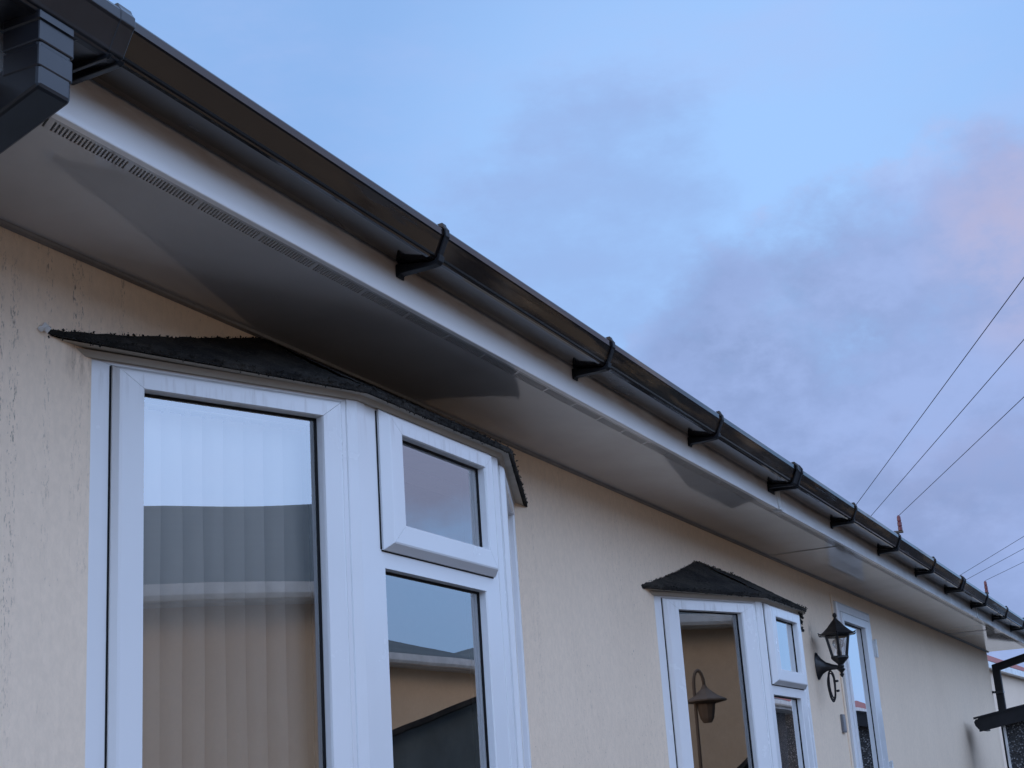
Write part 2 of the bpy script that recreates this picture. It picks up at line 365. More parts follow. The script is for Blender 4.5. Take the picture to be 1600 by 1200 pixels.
# roof
r = MB(); ry, rz = (YW+YB)/2, 2.45
for sgn in (1, -1):
    ye = 1.475 if sgn == 1 else 2*ry-1.475
    r.hexa([(X0-.12, ye, 1.27), (X1+.07, ye, 1.27), (X1+.07, ry, rz), (X0-.12, ry, rz)], [(X0-.12, ye, 1.295), (X1+.07, ye, 1.295), (X1+.07, ry, rz+.03), (X0-.12, ry, rz+.03)])
rf = r.build('roof', M_tile, home)
# soffit with slanted vent slots
SX0, SX1 = X0-.1, X1+.06
def soffit():
    m = MB(); ya, yb, sl = 1.556, 1.583, .016; z = ZF
    m.quad((SX0, YF+.002, z), (SX1, YF+.002, z), (SX1, ya, z), (SX0, ya, z))
    m.quad((SX0, yb, z), (SX1, yb, z), (SX1, YW+.02, z), (SX0, YW+.02, z))
    pitch, n, gp = .0093, 20, .1955
    x = 1.657-gp*3; cur_a = (SX0, SX0)
    prev = SX0
    def strip(xa, xb, first=False, last=False):
        pa = (xa if first else xa, ya, z); 
        m.quad((xa, ya, z), (xb, ya, z), (xb if last else xb+sl, yb, z), (xa if first else xa+sl, yb, z))
    first = True
    while x < SX1-.25:
        for k in range(n):
            xs_ = x+k*pitch
            strip(prev, xs_, first); first = False
            xe = xs_+.0050
            h = .012                        # the pocket behind the slot
            A = (xs_, ya, z); B = (xe, ya, z); C = (xe+sl, yb, z); D = (xs_+sl, yb, z)
            up = lambda p: (p[0], p[1], p[2]+h)
            for p, q in ((A, B), (B, C), (C, D), (D, A)): m.quad(p, q, up(q), up(p))
            prev = xe
        x += gp
    strip(prev, SX1, False, True)
    m.quad((SX0, YF, z+.012), (SX1, YF, z+.012), (SX1, YW+.02, z+.012), (SX0, YW+.02, z+.012))
    return m
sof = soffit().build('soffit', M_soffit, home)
m = MB(); m.extrude([(YW-.014, ZF-.0005), (YW-.012, ZF-.007), (YW-.001, ZF-.009), (YW-.001, ZF-.0005)], SX0, SX1); m.build('edge_bead', mat_plain('grey_bead', (.20, .19, .18), .4), home)
for x in (7.0, 12.0):
    m = MB(); m.box(x-.012, x+.012, 1.532, YW-.015, ZF-.003, ZF-.0005); m.build('soffit_joint_strip', M_soffit, home)
# fascia with a rounded drip nose
def fasc(x0, x1):
    m = MB(); P = [(YF+.018, 1.285), (YF, 1.285), (YF, ZF-.006), (YF+.016, ZF-.006), (YF+.016, ZF+.004), (YF+.018, ZF+.01)]
    m.extrude(P, x0, x1); return m
fasc(SX0, SX1).build('fascia', M_fascia, home, bevel=.0025)
for x in (5.838, 10.98):
    m = MB(); m.extrude([(YF+.0, 1.283), (YF-.0035, 1.283), (YF-.0035, ZF+.008), (YF-.0075, ZF+.004), (YF-.0075, ZF-.006), (YF, ZF-.0095), (YF+.03, ZF-.0095), (YF+.03, ZF-.0065), (YF, ZF-.0065)], x-.022, x+.022)
    m.build('fascia_joint_cover', M_white, home, bevel=.001)

# ---- gutter
gf = lambda x: -.0021*(x-1.64)
GP = [(1.411, 1.279), (1.4045, 1.2775), (1.4015, 1.273), (1.4015, 1.2575), (1.4045, 1.2545), (1.4110, 1.241), (1.4225, 1.2165), (1.4240, 1.2120), (1.4275, 1.2105), (1.4290, 1.2070), (1.436, 1.206), (1.470, 1.2100), (1.500, 1.2135), (1.517, 1.217), (1.522, 1.235), (1.522, 1.27)]
def closed_profile(P, t):
    inner = []
    n = len(P)
    for i, (y, z) in enumerate(P):
        a = P[max(i-1, 0)]; b = P[min(i+1, n-1)]; dy, dz = b[0]-a[0], b[1]-a[1]; L = math.hypot(dy, dz)
        inner.append((y-dz/L*t, z+dy/L*t))
    return P+inner[::-1]
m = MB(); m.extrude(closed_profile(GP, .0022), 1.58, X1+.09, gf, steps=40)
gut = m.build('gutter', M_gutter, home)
m = MB(); m.extrude([(y, z) for y, z in GP], X1+.09, X1+.094, gf); m.build('gutter_end_cap', M_black, gut)
def offs(P, t): # outward
    return [q for q in closed_profile(P, -t)[len(P):]][::-1]
def strap(x0, x1, t=.0035, arm=True, top=True):
    m = MB(); O = offs(GP, t+.0012); In = offs(GP, .0012); O = O[:-1]; In = In[:-1]
    if top: O = [(1.420, 1.2895), (1.404, 1.2905)]+O[1:]; In = [(1.420, 1.2805), (1.411, 1.2812)]+In[1:]
    m.extrude(O+In[::-1], x0, x1, gf)
    return m
def bracket(x, w=.028):
    m = strap(x-.009, x+.009, .005)
    # support arm that tapers under the gutter from the fascia foot
    a = [(1.4125, 1.215), (1.4165, 1.2015), (1.424, 1.1955), (1.445, 1.1935), (YF-.010, 1.1915), (YF-.005, 1.186), (YF-.0005, 1.186), (YF-.0005, 1.216), (YF-.005, 1.216), (YF-.006, 1.2125), (1.500, 1.2085), (1.455, 1.204), (1.428, 1.203)]
    m.extrude(a, x-w*.42, x+w*.42, gf)
    m.box(x-.016, x+.016, YF-.0055, YF-.001, 1.184+gf(x), 1.213+gf(x))
    o = m.build('gutter_bracket', M_bracket, gut, bevel=.0012)
    return o
SP = .9995
for k in range(12):
    x = 2.728+k*SP
    if k in (3, 7, 11): continue
    bracket(x)
def union(x):
    m = strap(x-.045, x+.045, .0028)
    for d in (-.036, .036): 
        m2 = strap(x+d-.008, x+d+.008, .007); m.add(m2.v, m2.f)
        a = [(1.4165, 1.2025), (1.424, 1.1955), (1.445, 1.1965), (YF-.008, 1.1985), (YF-.0005, 1.190), (YF-.0005, 1.216), (YF-.006, 1.212), (1.455, 1.2045)]
        m.extrude(a, x+d-.006, x+d+.006, gf)
    m.box(x-.045, x+.045, YF-.0055, YF-.001, 1.186+gf(x), 1.215+gf(x))
    return m.build('gutter_union', M_bracket, gut, bevel=.0015)
union(2.728+3*SP); union(2.728+7*SP); union(2.728+11*SP)
# running outlet piece and its union at the left
m = MB(); m.extrude(closed_profile(offs(GP, .0045), .0025), 1.30, 1.629, gf, steps=2)
m.box(1.4775, 1.5485, 1.424, 1.496, 1.183, 1.216)
m.build('running_outlet', M_black, gut, bevel=.002)
m = strap(1.628, 1.662, .005); a = [(1.4165, 1.2025), (1.424, 1.1955), (YF-.0005, 1.192), (YF-.0005, 1.24), (1.455, 1.2055)]
m.extrude(a, 1.652, 1.664, gf); m.extrude(a, 1.626, 1.634, gf); m.build('gutter_union', M_black, gut, bevel=.003)
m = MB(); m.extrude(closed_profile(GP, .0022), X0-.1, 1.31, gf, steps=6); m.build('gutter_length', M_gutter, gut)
for x in (.35, -.65, -1.65): bracket(x)

# ---- downpipe at the left end of the photo
def sqpipe(m, pts, h, xc):                 # square pipe in the plane x = xc, path of (y, z)
    pts = [Vector(p) for p in pts]; n = len(pts); rows = []
    for i, p in enumerate(pts):
        d0 = (pts[i]-pts[i-1]).normalized() if i else (pts[1]-pts[0]).normalized()
        d1 = (pts[i+1]-pts[i]).normalized() if i < n-1 else d0
        nn = Vector((-(d0+d1).y, (d0+d1).x)).normalized(); k = h/max(.4, nn.dot(Vector((-d0.y, d0.x))))
        a, b = p+nn*k, p-nn*k
        rows.append([(xc-h, a.x, a.y), (xc+h, a.x, a.y), (xc+h, b.x, b.y), (xc-h, b.x, b.y)])
    vs = [v for r_ in rows for v in r_]; fs = [(0, 1, 2, 3)]
    for i in range(n-1):
        for k in range(4): fs.append((i*4+k, i*4+(k+1) % 4, (i+1)*4+(k+1) % 4, (i+1)*4+k))
    fs.append(tuple(range((n-1)*4, n*4))[::-1]); m.add(vs, fs)
XD = 1.513
m = MB(); sqpipe(m, [(1.458, 1.19), (1.458, 1.105), (1.880, .953), (1.880, -1.35)], .0352, XD)
dp = m.build('downpipe', M_black, home, bevel=.006)
m = MB(); m.box(XD-.0375, XD+.0375, 1.4205, 1.4955, 1.1545, 1.207); m.build('pipe_socket', M_black, dp, bevel=.003)
m = MB(); m.box(XD-.0365, XD+.0365, 1.4215, 1.4945, 1.113, 1.1505); m.build('pipe_socket', M_black, dp, bevel=.003)
for z in (.45, -.7):
    m = MB(); m.box(XD-.037, XD+.037, 1.842, 1.9215, z-.015, z+.015); m.box(XD-.07, XD+.07, 1.912, 1.9215, z-.015, z+.015); m.build('pipe_clip', M_black, dp, bevel=.002)
# downpipe past the far corner of the wall
XR = 14.10
m = MB(); sqpipe(m, [(1.458, 1.19), (1.458, 1.10), (1.500, 1.075), (1.868, .985), (1.868, .94), (1.868, -1.35)], .033, XR)
dp2 = m.build('downpipe', M_bracket, home, bevel=.005)
m = MB(); m.box(14.046, XR+.037, 1.832, 1.904, .755, .775); m.box(14.0, 14.052, 1.904, 1.921, .755, .775); m.build('pipe_clip', M_black, dp2)

# ------------------------------------------------------------------ bay windows
def ring(m, T, outer, inner, prof, gap=.0005):
    """four mitred bars between two rectangles (u0,u1,z0,z1); prof = [(t, depth), ...] from outer to inner edge"""
    def rect(t):
        u0, u1, z0, z1 = [outer[i]+(inner[i]-outer[i])*t for i in range(4)]
        return [(u0, z0), (u1, z0), (u1, z1), (u0, z1)]
    for sdn in range(4):
        vs = []; fs = []
        for (t, d) in prof:
            c = rect(t); a = Vector(c[sdn]); b = Vector(c[(sdn+1) % 4]); e = (b-a).normalized()*gap
            a = a+e; b = b-e; vs += [T(a.x, a.y, d), T(b.x, b.y, d)]
        n = len(prof)
        for i in range(n-1): fs.append((2*i, 2*i+1, 2*i+3, 2*i+2))
        fs.append(tuple(2*i for i in range(n))[::-1]); fs.append(tuple(2*i+1 for i in range(n)))
        m.add(vs, fs)
def slab(m, T, u0, u1, z0, z1, d0, d1):
    m.hexa([T(u0, z0, d0), T(u1, z0, d0), T(u1, z1, d0), T(u0, z1, d0)], [T(u0, z0, d1), T(u1, z0, d1), T(u1, z1, d1), T(u0, z1, d1)])
def glazing(parent, T, rect, d, lbl=None):
    """glass with its black rubber seal, sitting behind the opening rect"""
    u0, u1, z0, z1 = rect
    m = MB(); ring(m, T, (u0-.002, u1+.002, z0-.002, z1+.002), (u0+.005, u1-.005, z0+.005, z1-.005), [(0, d-.004), (0, d+.004), (1, d+.002), (1, d-.004)], 0)
    m.build('seal', M_gasket, parent)
    m = MB(); m.quad(T(u0, z0, d), T(u1, z0, d), T(u1, z1, d), T(u0, z1, d)); m.build('pane', M_glass, parent)
def spacer(parent, T, rect, d):            # the inner edge of the double glazing seen through the outer pane
    u0, u1, z0, z1 = rect
    m = MB(); ring(m, T, rect, (u0+.012, u1-.012, z0+.012, z1-.012), [(0, d-.022), (0, d-.012), (1, d-.012), (1, d-.022)], 0); m.build('glazing_spacer', mat_sp, parent)
mat_sp = mat_plain('grey_spacer_bar', (.12, .13, .14), .4)
ZB = -.32
def make_bay(b, idx, front, left):
    A, B, C, D, dz = b['A'], b['B'], b['C'], b['D'], b['dz']; yb = 1.672
    ang = math.atan2(YW-yb, B-A); Ls = math.hypot(B-A, YW-yb); Lf = C-B
    def mk(ox, oy, ux, uy):
        nx, ny = uy, -ux                   # outward normal (towards -y)
        return lambda u, z, d: (ox+ux*u+nx*d, oy+uy*u+ny*d, z+dz)
    TL = mk(A, YW, math.cos(ang), -math.sin(ang)); TF = mk(B, yb, 1, 0)
    T0 = mk(C, yb, math.cos(ang), math.sin(ang)); TR = lambda u, z, d: T0(Ls-u, z, d)      # mirrored left face
    lab = ['large bay window with vertical blinds behind its glass', 'smaller far bay window with net curtain, beside the lantern'][idx]
    fr = MB()
    # side faces: one tall sash each; front: top-hung casement above a fixed pane
    gl, gr = left['g']
    for T in (TL, TR): ring(fr, T, (.0, Ls, ZB, .930), (.0405, Ls-.043, ZB+.05, .9195), [(0, -.06), (0, .0), (1, .0), (1, -.06)], 0 if T is TR else .0005)
    ring(fr, TF, (.0, Lf, ZB, .572), (front['f'][0], front['f'][1], ZB+.07, .553), [(0, -.06), (0, 0), (.97, 0), (1, -.003), (1, -.06)], 0)
    ring(fr, TF, (.0, Lf, .572, .930), (front['s'][0]+.03, front['s'][1]-.03, .63, .905), [(0, -.06), (0, 0), (1, 0), (1, -.06)], 0)
    frame = fr.build('bay_window', M_frame, home); frame['label'] = lab
    for T in (TL, TR):
        m = MB(); ring(m, T, (.0425, Ls-.045, ZB+.052, .917), (gl, gr, ZB+.12, .873), [(0, -.02), (0, .006), (.16, .0165), (.24, .018), (.96, .018), (1, .013), (1, -.03)])
        sa = m.build('sash', M_frame, frame)
        glazing(frame, T, (gl, gr, ZB+.12, .873), -.010); spacer(frame, T, (gl, gr, ZB+.12, .873), -.010)
    s0, s1 = front['s']; g0, g1 = front['g']
    m = MB(); ring(m, TF, (s0, s1, .593, .925), (g0, g1, .658, .874), [(0, 0.0015), (0, .007), (.24, .024), (.30, .0255), (.96, .0255), (1, .021), (1, -.01)]); m.build('sash', M_frame, frame)
    glazing(frame, TF, (g0, g1, .658, .874), .000); spacer(frame, TF, (g0, g1, .658, .874), .000)
    rc = (front['f'][0], front['f'][1], ZB+.07, .553); glazing(frame, TF, rc, -.024); spacer(frame, TF, rc, -.024)
    m = MB()
    for T in (TL, TR):
        slab(m, T, .0385, .0432, ZB+.052, .917, -.02, .0012); slab(m, T, Ls-.0465, Ls-.0425, ZB+.052, .917, -.02, .0012)
    slab(m, TF, s0-.0045, s0-.0002, .595, .922, -.002, .002); slab(m, TF, s1+.0002, s1+.003, .595, .922, -.002, .002); slab(m, TF, s0, s1, .5905, .5928, -.002, .002)
    m.build('sash_seal', M_gasket, frame)
    # corner posts, ribbed
    for (ta, ua, tb, ub) in ((TL, Ls, TF, 0), (TF, Lf, TR, Ls)):
        m = MB(); sa = -1 if ta is TL else -1
        p = [ta(ua-.030, 0, .0008), ta(ua-.028, 0, .0028), ta(ua, 0, .0028), tb(ub+(.032 if tb is TF else -.032), 0, .0028), tb(ub+(.034 if tb is TF else -.034), 0, .0008),
             tb(ub+(.034 if tb is TF else -.034), 0, -.05), ta(ua-.032, 0, -.05)]
        n = len(p); vs = [(q[0], q[1], ZB+dz+.0) for q in p]+[(q[0], q[1], .9285+dz) for q in p]
        m.add(vs, [tuple(range(n)), tuple(range(n, 2*n))[::-1]]+[(i, (i+1) % n, n+(i+1) % n, n+i) for i in range(n)])
        m.build('corner_post', M_frame, frame)
    # return strips where the bay meets the wall
    for T in (TL, TR):
        m = MB(); slab(m, T, -.022, -.001, ZB, .93, -.03, -.002); m.build('side_trim', M_trim, frame)
    # sill, apron and underside
    def off(o, z):
        k = o*math.tan(ang/2); e = o/math.sin(ang)
        return [(A-e, YW, z+dz), (B-k, yb-o, z+dz), (C+k, yb-o, z+dz), (D+e, YW, z+dz)]
    m = MB()
    for (o, za, zb) in ((.035, ZB-.03, ZB), (.0, ZB-.28, ZB-.03)):
        lo, hi = off(max(o, .0005), za), off(max(o, .0005), zb); m.add(lo+hi, [(0, 1, 2, 3)[::-1], (4, 5, 6, 7), (0, 1, 5, 4), (1, 2, 6, 5), (2, 3, 7, 6), (3, 0, 4, 7)])
    m.build('sill', M_white, frame, bevel=.003)
    # trim board below the roof
    ze = .934
    lo, hi = off(.008, .9265), off(.018, ze+.004); m = MB()
    m.add(lo+hi, [(0, 1, 5, 4), (1, 2, 6, 5), (2, 3, 7, 6)]); lo2, hi2 = off(-.02, .9265), off(-.02, ze+.004)
    m.add(lo+lo2, [(0, 1, 5, 4)[::-1], (1, 2, 6, 5)[::-1], (2, 3, 7, 6)[::-1]])
    u0 = off(.034, ze+.0025); u0[0] = (u0[0][0]-.020, u0[0][1], u0[0][2]+.0055); u0[3] = (u0[3][0]+.020, u0[3][1], u0[3][2]+.0055)
    m.add(u0, [(0, 1, 2, 3)[::-1]])
    m.build('eaves_trim', M_trim, frame)
    m = MB(); m.add(off(.0, .9335), [(0, 1, 2, 3)]); m.build('bay_ceiling', M_inside, frame)
    # felt roof: three facets, eaves overhang, ragged edges
    zt = 1.128
    E = [Vector(p) for p in off(.037, ze+.004)]; E2 = [Vector(p) for p in off(.040, ze+.0155)]
    E[0].x -= .028; E2[0].x -= .028; E[3].x += .028; E2[3].x += .028
    for q in (0, 3): E[q].z += .006; E2[q].z += .003
    T1 = Vector((B-.005, YW-.001, zt+dz)); T2 = Vector((C+.13*0+.01, YW-.001, zt+dz))
    m = MB()
    def jig(p, edge):
        a = .003 if edge else .0045
        q = p*1.0; n1 = noise.noise_vector(p*22)*.55+noise.noise_vector(p*70)*.45
        return q+Vector((n1.x*a*1.2, min(0, n1.y)*a if p.y > YW-.01 else n1.y*a, n1.z*a*1.3))
    def facet(P, nu, nv):                  # P: function (s, t)
        vs = [jig(P(i/nu, j/nv), j in (0, nv)) for j in range(nv+1) for i in range(nu+1)]
        m.add(vs, [(j*(nu+1)+i, j*(nu+1)+i+1, (j+1)*(nu+1)+i+1, (j+1)*(nu+1)+i) for j in range(nv) for i in range(nu)])
    sag = lambda t: -.007*math.sin(math.pi*t)
    def tri(a, bb, top): return lambda s, t: (a.lerp(bb, s)).lerp(top.lerp(top, s), t)+Vector((0, 0, sag(t)*.6))
    facet(lambda s, t: E2[0].lerp(E2[1], s).lerp(T1, t)+Vector((0, 0, sag(t))), 70, 26)
    facet(lambda s, t: E2[1].lerp(E2[2], s).lerp(T1.lerp(T2, s), t), 60, 26)
    facet(lambda s, t: E2[2].lerp(E2[3], s).lerp(T2, t)+Vector((0, 0, sag(t))), 70, 26)
    for a, bb in ((0, 1), (1, 2), (2, 3)):  # edge of the felt
        facet(lambda s, t: E[a].lerp(E[bb], s).lerp(E2[a].lerp(E2[bb], s), t), 70, 2)
    m.add([tuple(e) for e in E], [(0, 1, 2, 3)[::-1]])
    for a, bb in ((0, 1), (1, 2), (2, 3)):
        m.grit(E[a], E[bb], 170, .0012, .0032, .0022); m.grit(E2[a], E2[bb], 170, .0012, .004, .003)
    sg = lambda t: Vector((0, 0, sag(t)))
    for Pa, Pb in ((E2[0], T1), (T2, E2[3])):
        for k in range(14):
            t0, t1 = k/14, (k+1)/14; ts = (t0, t1) if Pa is E2[0] else (1-t0, 1-t1)
            m.grit(Pa.lerp(Pb, t0)+sg(t0), Pa.lerp(Pb, t1)+sg(t1), 13, .0010, .0040, .0022)
    m.grit(T1, T2, 110, .001, .0045, .0025)
    fr_ = m.build('felt_roof', M_felt, frame, smooth=False)
    # second felt layer folded down at the right-hand end
    m = MB()
    if idx == 0:
        u = (E2[3]-E2[2]).normalized(); nrm = Vector((u.y, -u.x, 0))
        for (o, z0, z1) in ((.006, -.004, .010),):
            a0, a1 = E[2]+nrm*o, E[3]+nrm*o
            m.hexa([a0+Vector((0, 0, z0)), a1+Vector((0, 0, z0)), a1+Vector((0, 0, z1)), a0+Vector((0, 0, z1))], [a0-nrm*.007+Vector((0, 0, z0)), a1-nrm*.007+Vector((0, 0, z0)), a1-nrm*.007+Vector((0, 0, z1)), a0-nrm*.007+Vector((0, 0, z1))])
        m.grit(E[2]+Vector((0, 0, -.002)), E[3]+Vector((0, 0, -.002)), 80, .001, .0028, .0015)
    else:
        base = E[2]
        for (dx, zz, ln, th, dd) in ((.10, -.010, .13, .012, .030), (.055, -.042, .10, .010, .045), (.060, -.072, .10, .015, .045)):
            p = base+Vector((-.045, .02, zz)); q = p+Vector((ln+.055, .035, -.004*dx))
            vv = Vector((0, .05, 0)); t_ = Vector((0, 0, th))
            m.hexa([p, q, q+t_*.5, p+t_], [p+vv, q+vv, q+vv+t_*.5, p+vv+t_]); m.grit(p, q, 26, .002, .006, .003); m.grit(q, q+vv, 20, .002, .007, .003)
    m.build('peeling_felt', M_felt, frame)
    if idx == 0:
        m = MB(); m.grit(E2[0]+Vector((-.008, -.006, -.004)), E2[0]+Vector((-.006, -.006, .0)), 9, .005, .009, .003); m.build('sealant_bead', M_white, frame)
    b['T'] = (TL, TF, TR, Ls, Lf)
    return frame
make_bay(BAYS[0], 0, dict(f=(.105, .611), s=(.088, .655), g=(.165, .597)), dict(g=(.109, .540)))
make_bay(BAYS[1], 1, dict(f=(.062, .490), s=(.045, .548), g=(.135, .470)), dict(g=(.117, .487)))

# ------------------------------------------------------------------ door
m = MB(); TD = lambda u, z, d: (DX0+u, YW-d, z); Wd = DX1-DX0
ring(m, TD, (0.004, Wd+.008, DZ0, DZ1-.004), (.052, Wd-.052, DZ0+.03, DZ1-.055), [(0, -.05), (0, .018), (.25, .024), (1, .024), (1, -.05)])
door = m.build('door', M_frame, home)
m = MB(); ring(m, TD, (.0, Wd+.012, DZ0, DZ1), (.006, Wd+.002, DZ0, DZ1-.006), [(0, -.01), (0, .002), (1, .002), (1, -.01)], 0); m.build('seal', M_gasket, door)  # black strip standing for the shadow gap round the door frame
m = MB(); ring(m, TD, (-.042, Wd+.03, DZ0-.02, DZ1+.03), (-.002, Wd+.013, DZ0, DZ1+.001), [(0, -.01), (0, .006), (1, .006), (1, -.01)], 0); m.build('door_surround', M_wall, door)
m = MB(); ring(m, TD, (.055, Wd-.055, DZ0+.033, DZ1-.058), (.092, Wd-.205, -.30, .925), [(0, -.02), (0, .026), (.15, .034), (.97, .034), (1, .03), (1, -.01)]); m.build('door_leaf', M_frame, door)
glazing(door, TD, (.092, Wd-.205, -.30, .925), .004); spacer(door, TD, (.092, Wd-.205, -.30, .925), .004)
for z in (.82, .1, -.65):
    m = MB(); m.box(DX1+.0085, DX1+.030, YW-.030, YW-.0065, z-.05, z+.05); m.tube([(DX1+.02, YW-.035, z-.055), (DX1+.02, YW-.035, z+.055)], .009, 10); m.build('hinge', M_white, door, bevel=.002)
m = MB(); m.box(DX0+.064, DX0+.088, YW-.041, YW-.0345, -.12, .06); m.tube([(DX0+.076, YW-.04, .0), (DX0+.076, YW-.075, .0), (DX0+.18, YW-.078, .0)], .008, 8); m.build('door_handle', M_white, door)

# ------------------------------------------------------------------ things at the windows
m = MB(); TL, TF, TR, Ls, Lf = BAYS[0]['T']
def blinds(m, T, u0, u1, z0, z1, d0, pitch=.050, wd=.064, tilt=.5):
    n = int((u1-u0)/pitch)+1
    for k in range(n):
        u = u0+k*pitch; tt = tilt+random.uniform(-.16, .16); cols = []
        for q in range(5):
            s = q/4-.5; bow = .011*(1-4*s*s); cols.append((u+math.cos(tt)*wd*s, d0+math.sin(tt)*wd*s+bow))
        rows = 10
        vs = [T(cu+.0012*math.sin(z_*7+k), z0+(z1-z0)*z_/rows, cd+.0015*math.sin(z_*1.1+k*2)) for z_ in range(rows+1) for cu, cd in cols]
        m.add(vs, [(j*5+i, j*5+i+1, (j+1)*5+i+1, (j+1)*5+i) for j in range(rows) for i in range(4)])
        # hanger
        slab(m, T, u-.006, u+.006, z1, z1+.012, d0-.002, d0+.002)
    slab(m, T, u0-.03, u1+.03, z1+.012, z1+.035, d0-.02, d0+.02)
blinds(m, TL, .07, .60, ZB+.08, .865, -.10)
tag(m.build('vertical_blind', M_blind, smooth=True), 'cream vertical blind hanging behind the left pane of the large bay window', 'blind')
m = MB(); TL2, TF2, TR2, Ls2, Lf2 = BAYS[1]['T']; nn = 90
vs = []; rows = 6
for j in range(rows+1):
    for i in range(nn+1):
        u = .06+(Lf2-.09)*i/nn; d = -.085+.012*math.sin(i*.95+.3*math.sin(j))+.006*math.sin(i*2.3+1)
        vs.append(TF2(u, ZB+.1+(.80-ZB)*j/rows, d))
m.add(vs, [(j*(nn+1)+i, j*(nn+1)+i+1, (j+1)*(nn+1)+i+1, (j+1)*(nn+1)+i) for j in range(rows) for i in range(nn)])
tag(m.build('net_curtain', M_net, smooth=True), 'pale pleated net curtain behind the front pane of the smaller far bay window', 'curtain')

# ------------------------------------------------------------------ wall lantern
def tube_loop(m, c, ry_, rz_, r, ph, n=26, lean=0):
    pts = []
    for k in range(n+1):
        a = 2*math.pi*k/n; pts.append((c[0]+lean*math.sin(a)+.004*math.sin(3*a+ph), c[1]+ry_*math.cos(a)*(1+.15*math.sin(a)), c[2]+rz_*math.sin(a)))
    m.tube(pts, r, 6, False)
LX, LY, WX = 7.722, 1.795, 7.722
lan = thing('wall_lantern', 'black six sided coach lantern on a curved wall bracket beside the door', 'lantern', (WX, YW, .637))
h6 = R(13)
m = MB()                                    # lid with overhanging brim and finial
m.lathe((LX, LY, 0), [(.094, .786), (.098, .791), (.080, .803), (.052, .826), (.030, .850), (.013, .866), (.010, .872), (.006, .876), (.012, .884), (.013, .891), (.008, .899), (.002, .903)], 6, h6)
m.lathe((LX, LY, 0), [(.094, .786), (.070, .781), (.070, .786)], 6, h6, False)
for k in range(6):
    a = h6+k*math.pi/3; p = Vector((LX+.094*math.cos(a), LY+.094*math.sin(a), .789))
    m.tube([p, p+Vector((.012*math.cos(a), .012*math.sin(a), .002)), p+Vector((.018*math.cos(a), .018*math.sin(a), .009))], [.005, .004, .002], 6)
m.build('lid', M_lantern, lan)
m = MB(); rt, rb, zt_, zb_ = .066, .041, .783, .672
for k in range(6):
    a = h6+k*math.pi/3; m.tube([(LX+rb*math.cos(a), LY+rb*math.sin(a), zb_), (LX+rt*math.cos(a), LY+rt*math.sin(a), zt_)], .0075, 5)
for r_, z in ((rt, zt_-.004), (rb, zb_)):
    pts = [(LX+r_*math.cos(h6+k*math.pi/3), LY+r_*math.sin(h6+k*math.pi/3), z) for k in range(7)]
    for a, b in zip(pts, pts[1:]): m.tube([a, b], .006, 5)
m.lathe((LX, LY, 0), [(.046, .676), (.047, .667), (.036, .655), (.020, .640), (.014, .633), (.018, .626), (.014, .615), (.022, .608), (.012, .598), (.006, .590), (.012, .583), (.006, .572), (.001, .567)], 12)
m.build('cage', M_lantern, lan)
m = MB()
for k in range(6):
    a, b = h6+k*math.pi/3, h6+(k+1)*math.pi/3; q = .97
    m.quad((LX+rb*q*math.cos(a), LY+rb*q*math.sin(a), zb_), (LX+rb*q*math.cos(b), LY+rb*q*math.sin(b), zb_), (LX+rt*q*math.cos(b), LY+rt*q*math.sin(b), zt_), (LX+rt*q*math.cos(a), LY+rt*q*math.sin(a), zt_))
m.build('pane', M_pane, lan)
m = MB(); m.lathe((LX, LY, 0), [(.012, .672), (.013, .700), (.012, .706)], 12); bs = m.build('lamp_holder', M_lantern, lan)
m = MB(); m.lathe((LX, LY, 0), [(.011, .706), (.014, .714), (.027, .728), (.0305, .742), (.027, .756), (.014, .768), (.002, .771)], 16, 0, False); m.build('bulb', M_bulb, lan, True)
m = MB(); segs = []                         # trumpet arm from the wall plate to the cage
vs = []; n = 16; prof = [(0, .036, .072), (.008, .034, .070), (.014, .028, .060), (.028, .020, .040), (.050, .014, .024), (.080, .010, .015), (.110, .008, .011), (.127, .008, .010)]
for i, (dy, rx, rz_) in enumerate(prof):
    for k in range(n):
        a = 2*math.pi*k/n; vs.append((WX+rx*math.cos(a), YW-.001-dy, .637+(-.018*min(1, dy/.12))+rz_*math.sin(a)))
fs = [tuple(range(n))]+[(i*n+k, i*n+(k+1) % n, (i+1)*n+(k+1) % n, (i+1)*n+k) for i in range(len(prof)-1) for k in range(n)]+[tuple(range((len(prof)-1)*n, len(prof)*n))[::-1]]
m.add(vs, fs); m.build('wall_bracket', M_lantern, lan, True)
m = MB()
for q in range(4): tube_loop(m, (LX+.004*q-.006, 1.850+.003*q, .533-.003*q), .015+.003*(q % 2), .070+.005*(q % 3), .0036, q, lean=.004*q-.006)
for z in (.55, .50): m.tube([(LX-.012, 1.826, z), (LX+.012, 1.826, z+.002)], .007, 6)
m.build('cable', M_wire, lan, True)
m = MB(); m.box(8.098, 8.160, YW-.014, YW-.0005, .303, .400); pl = m.build('wall_plaque', mat_plain('dull_grey_metal', (.16, .16, .17), .45), bevel=.003)
m = MB(); m.box(8.106, 8.152, YW-.0165, YW-.0135, .311, .392); pf = m.build('plate', mat_plain('pale_plate', (.30, .30, .31), .3), pl, bevel=.002)
tag(pl, 'small upright grey plate on the cream wall left of the door', 'plaque')

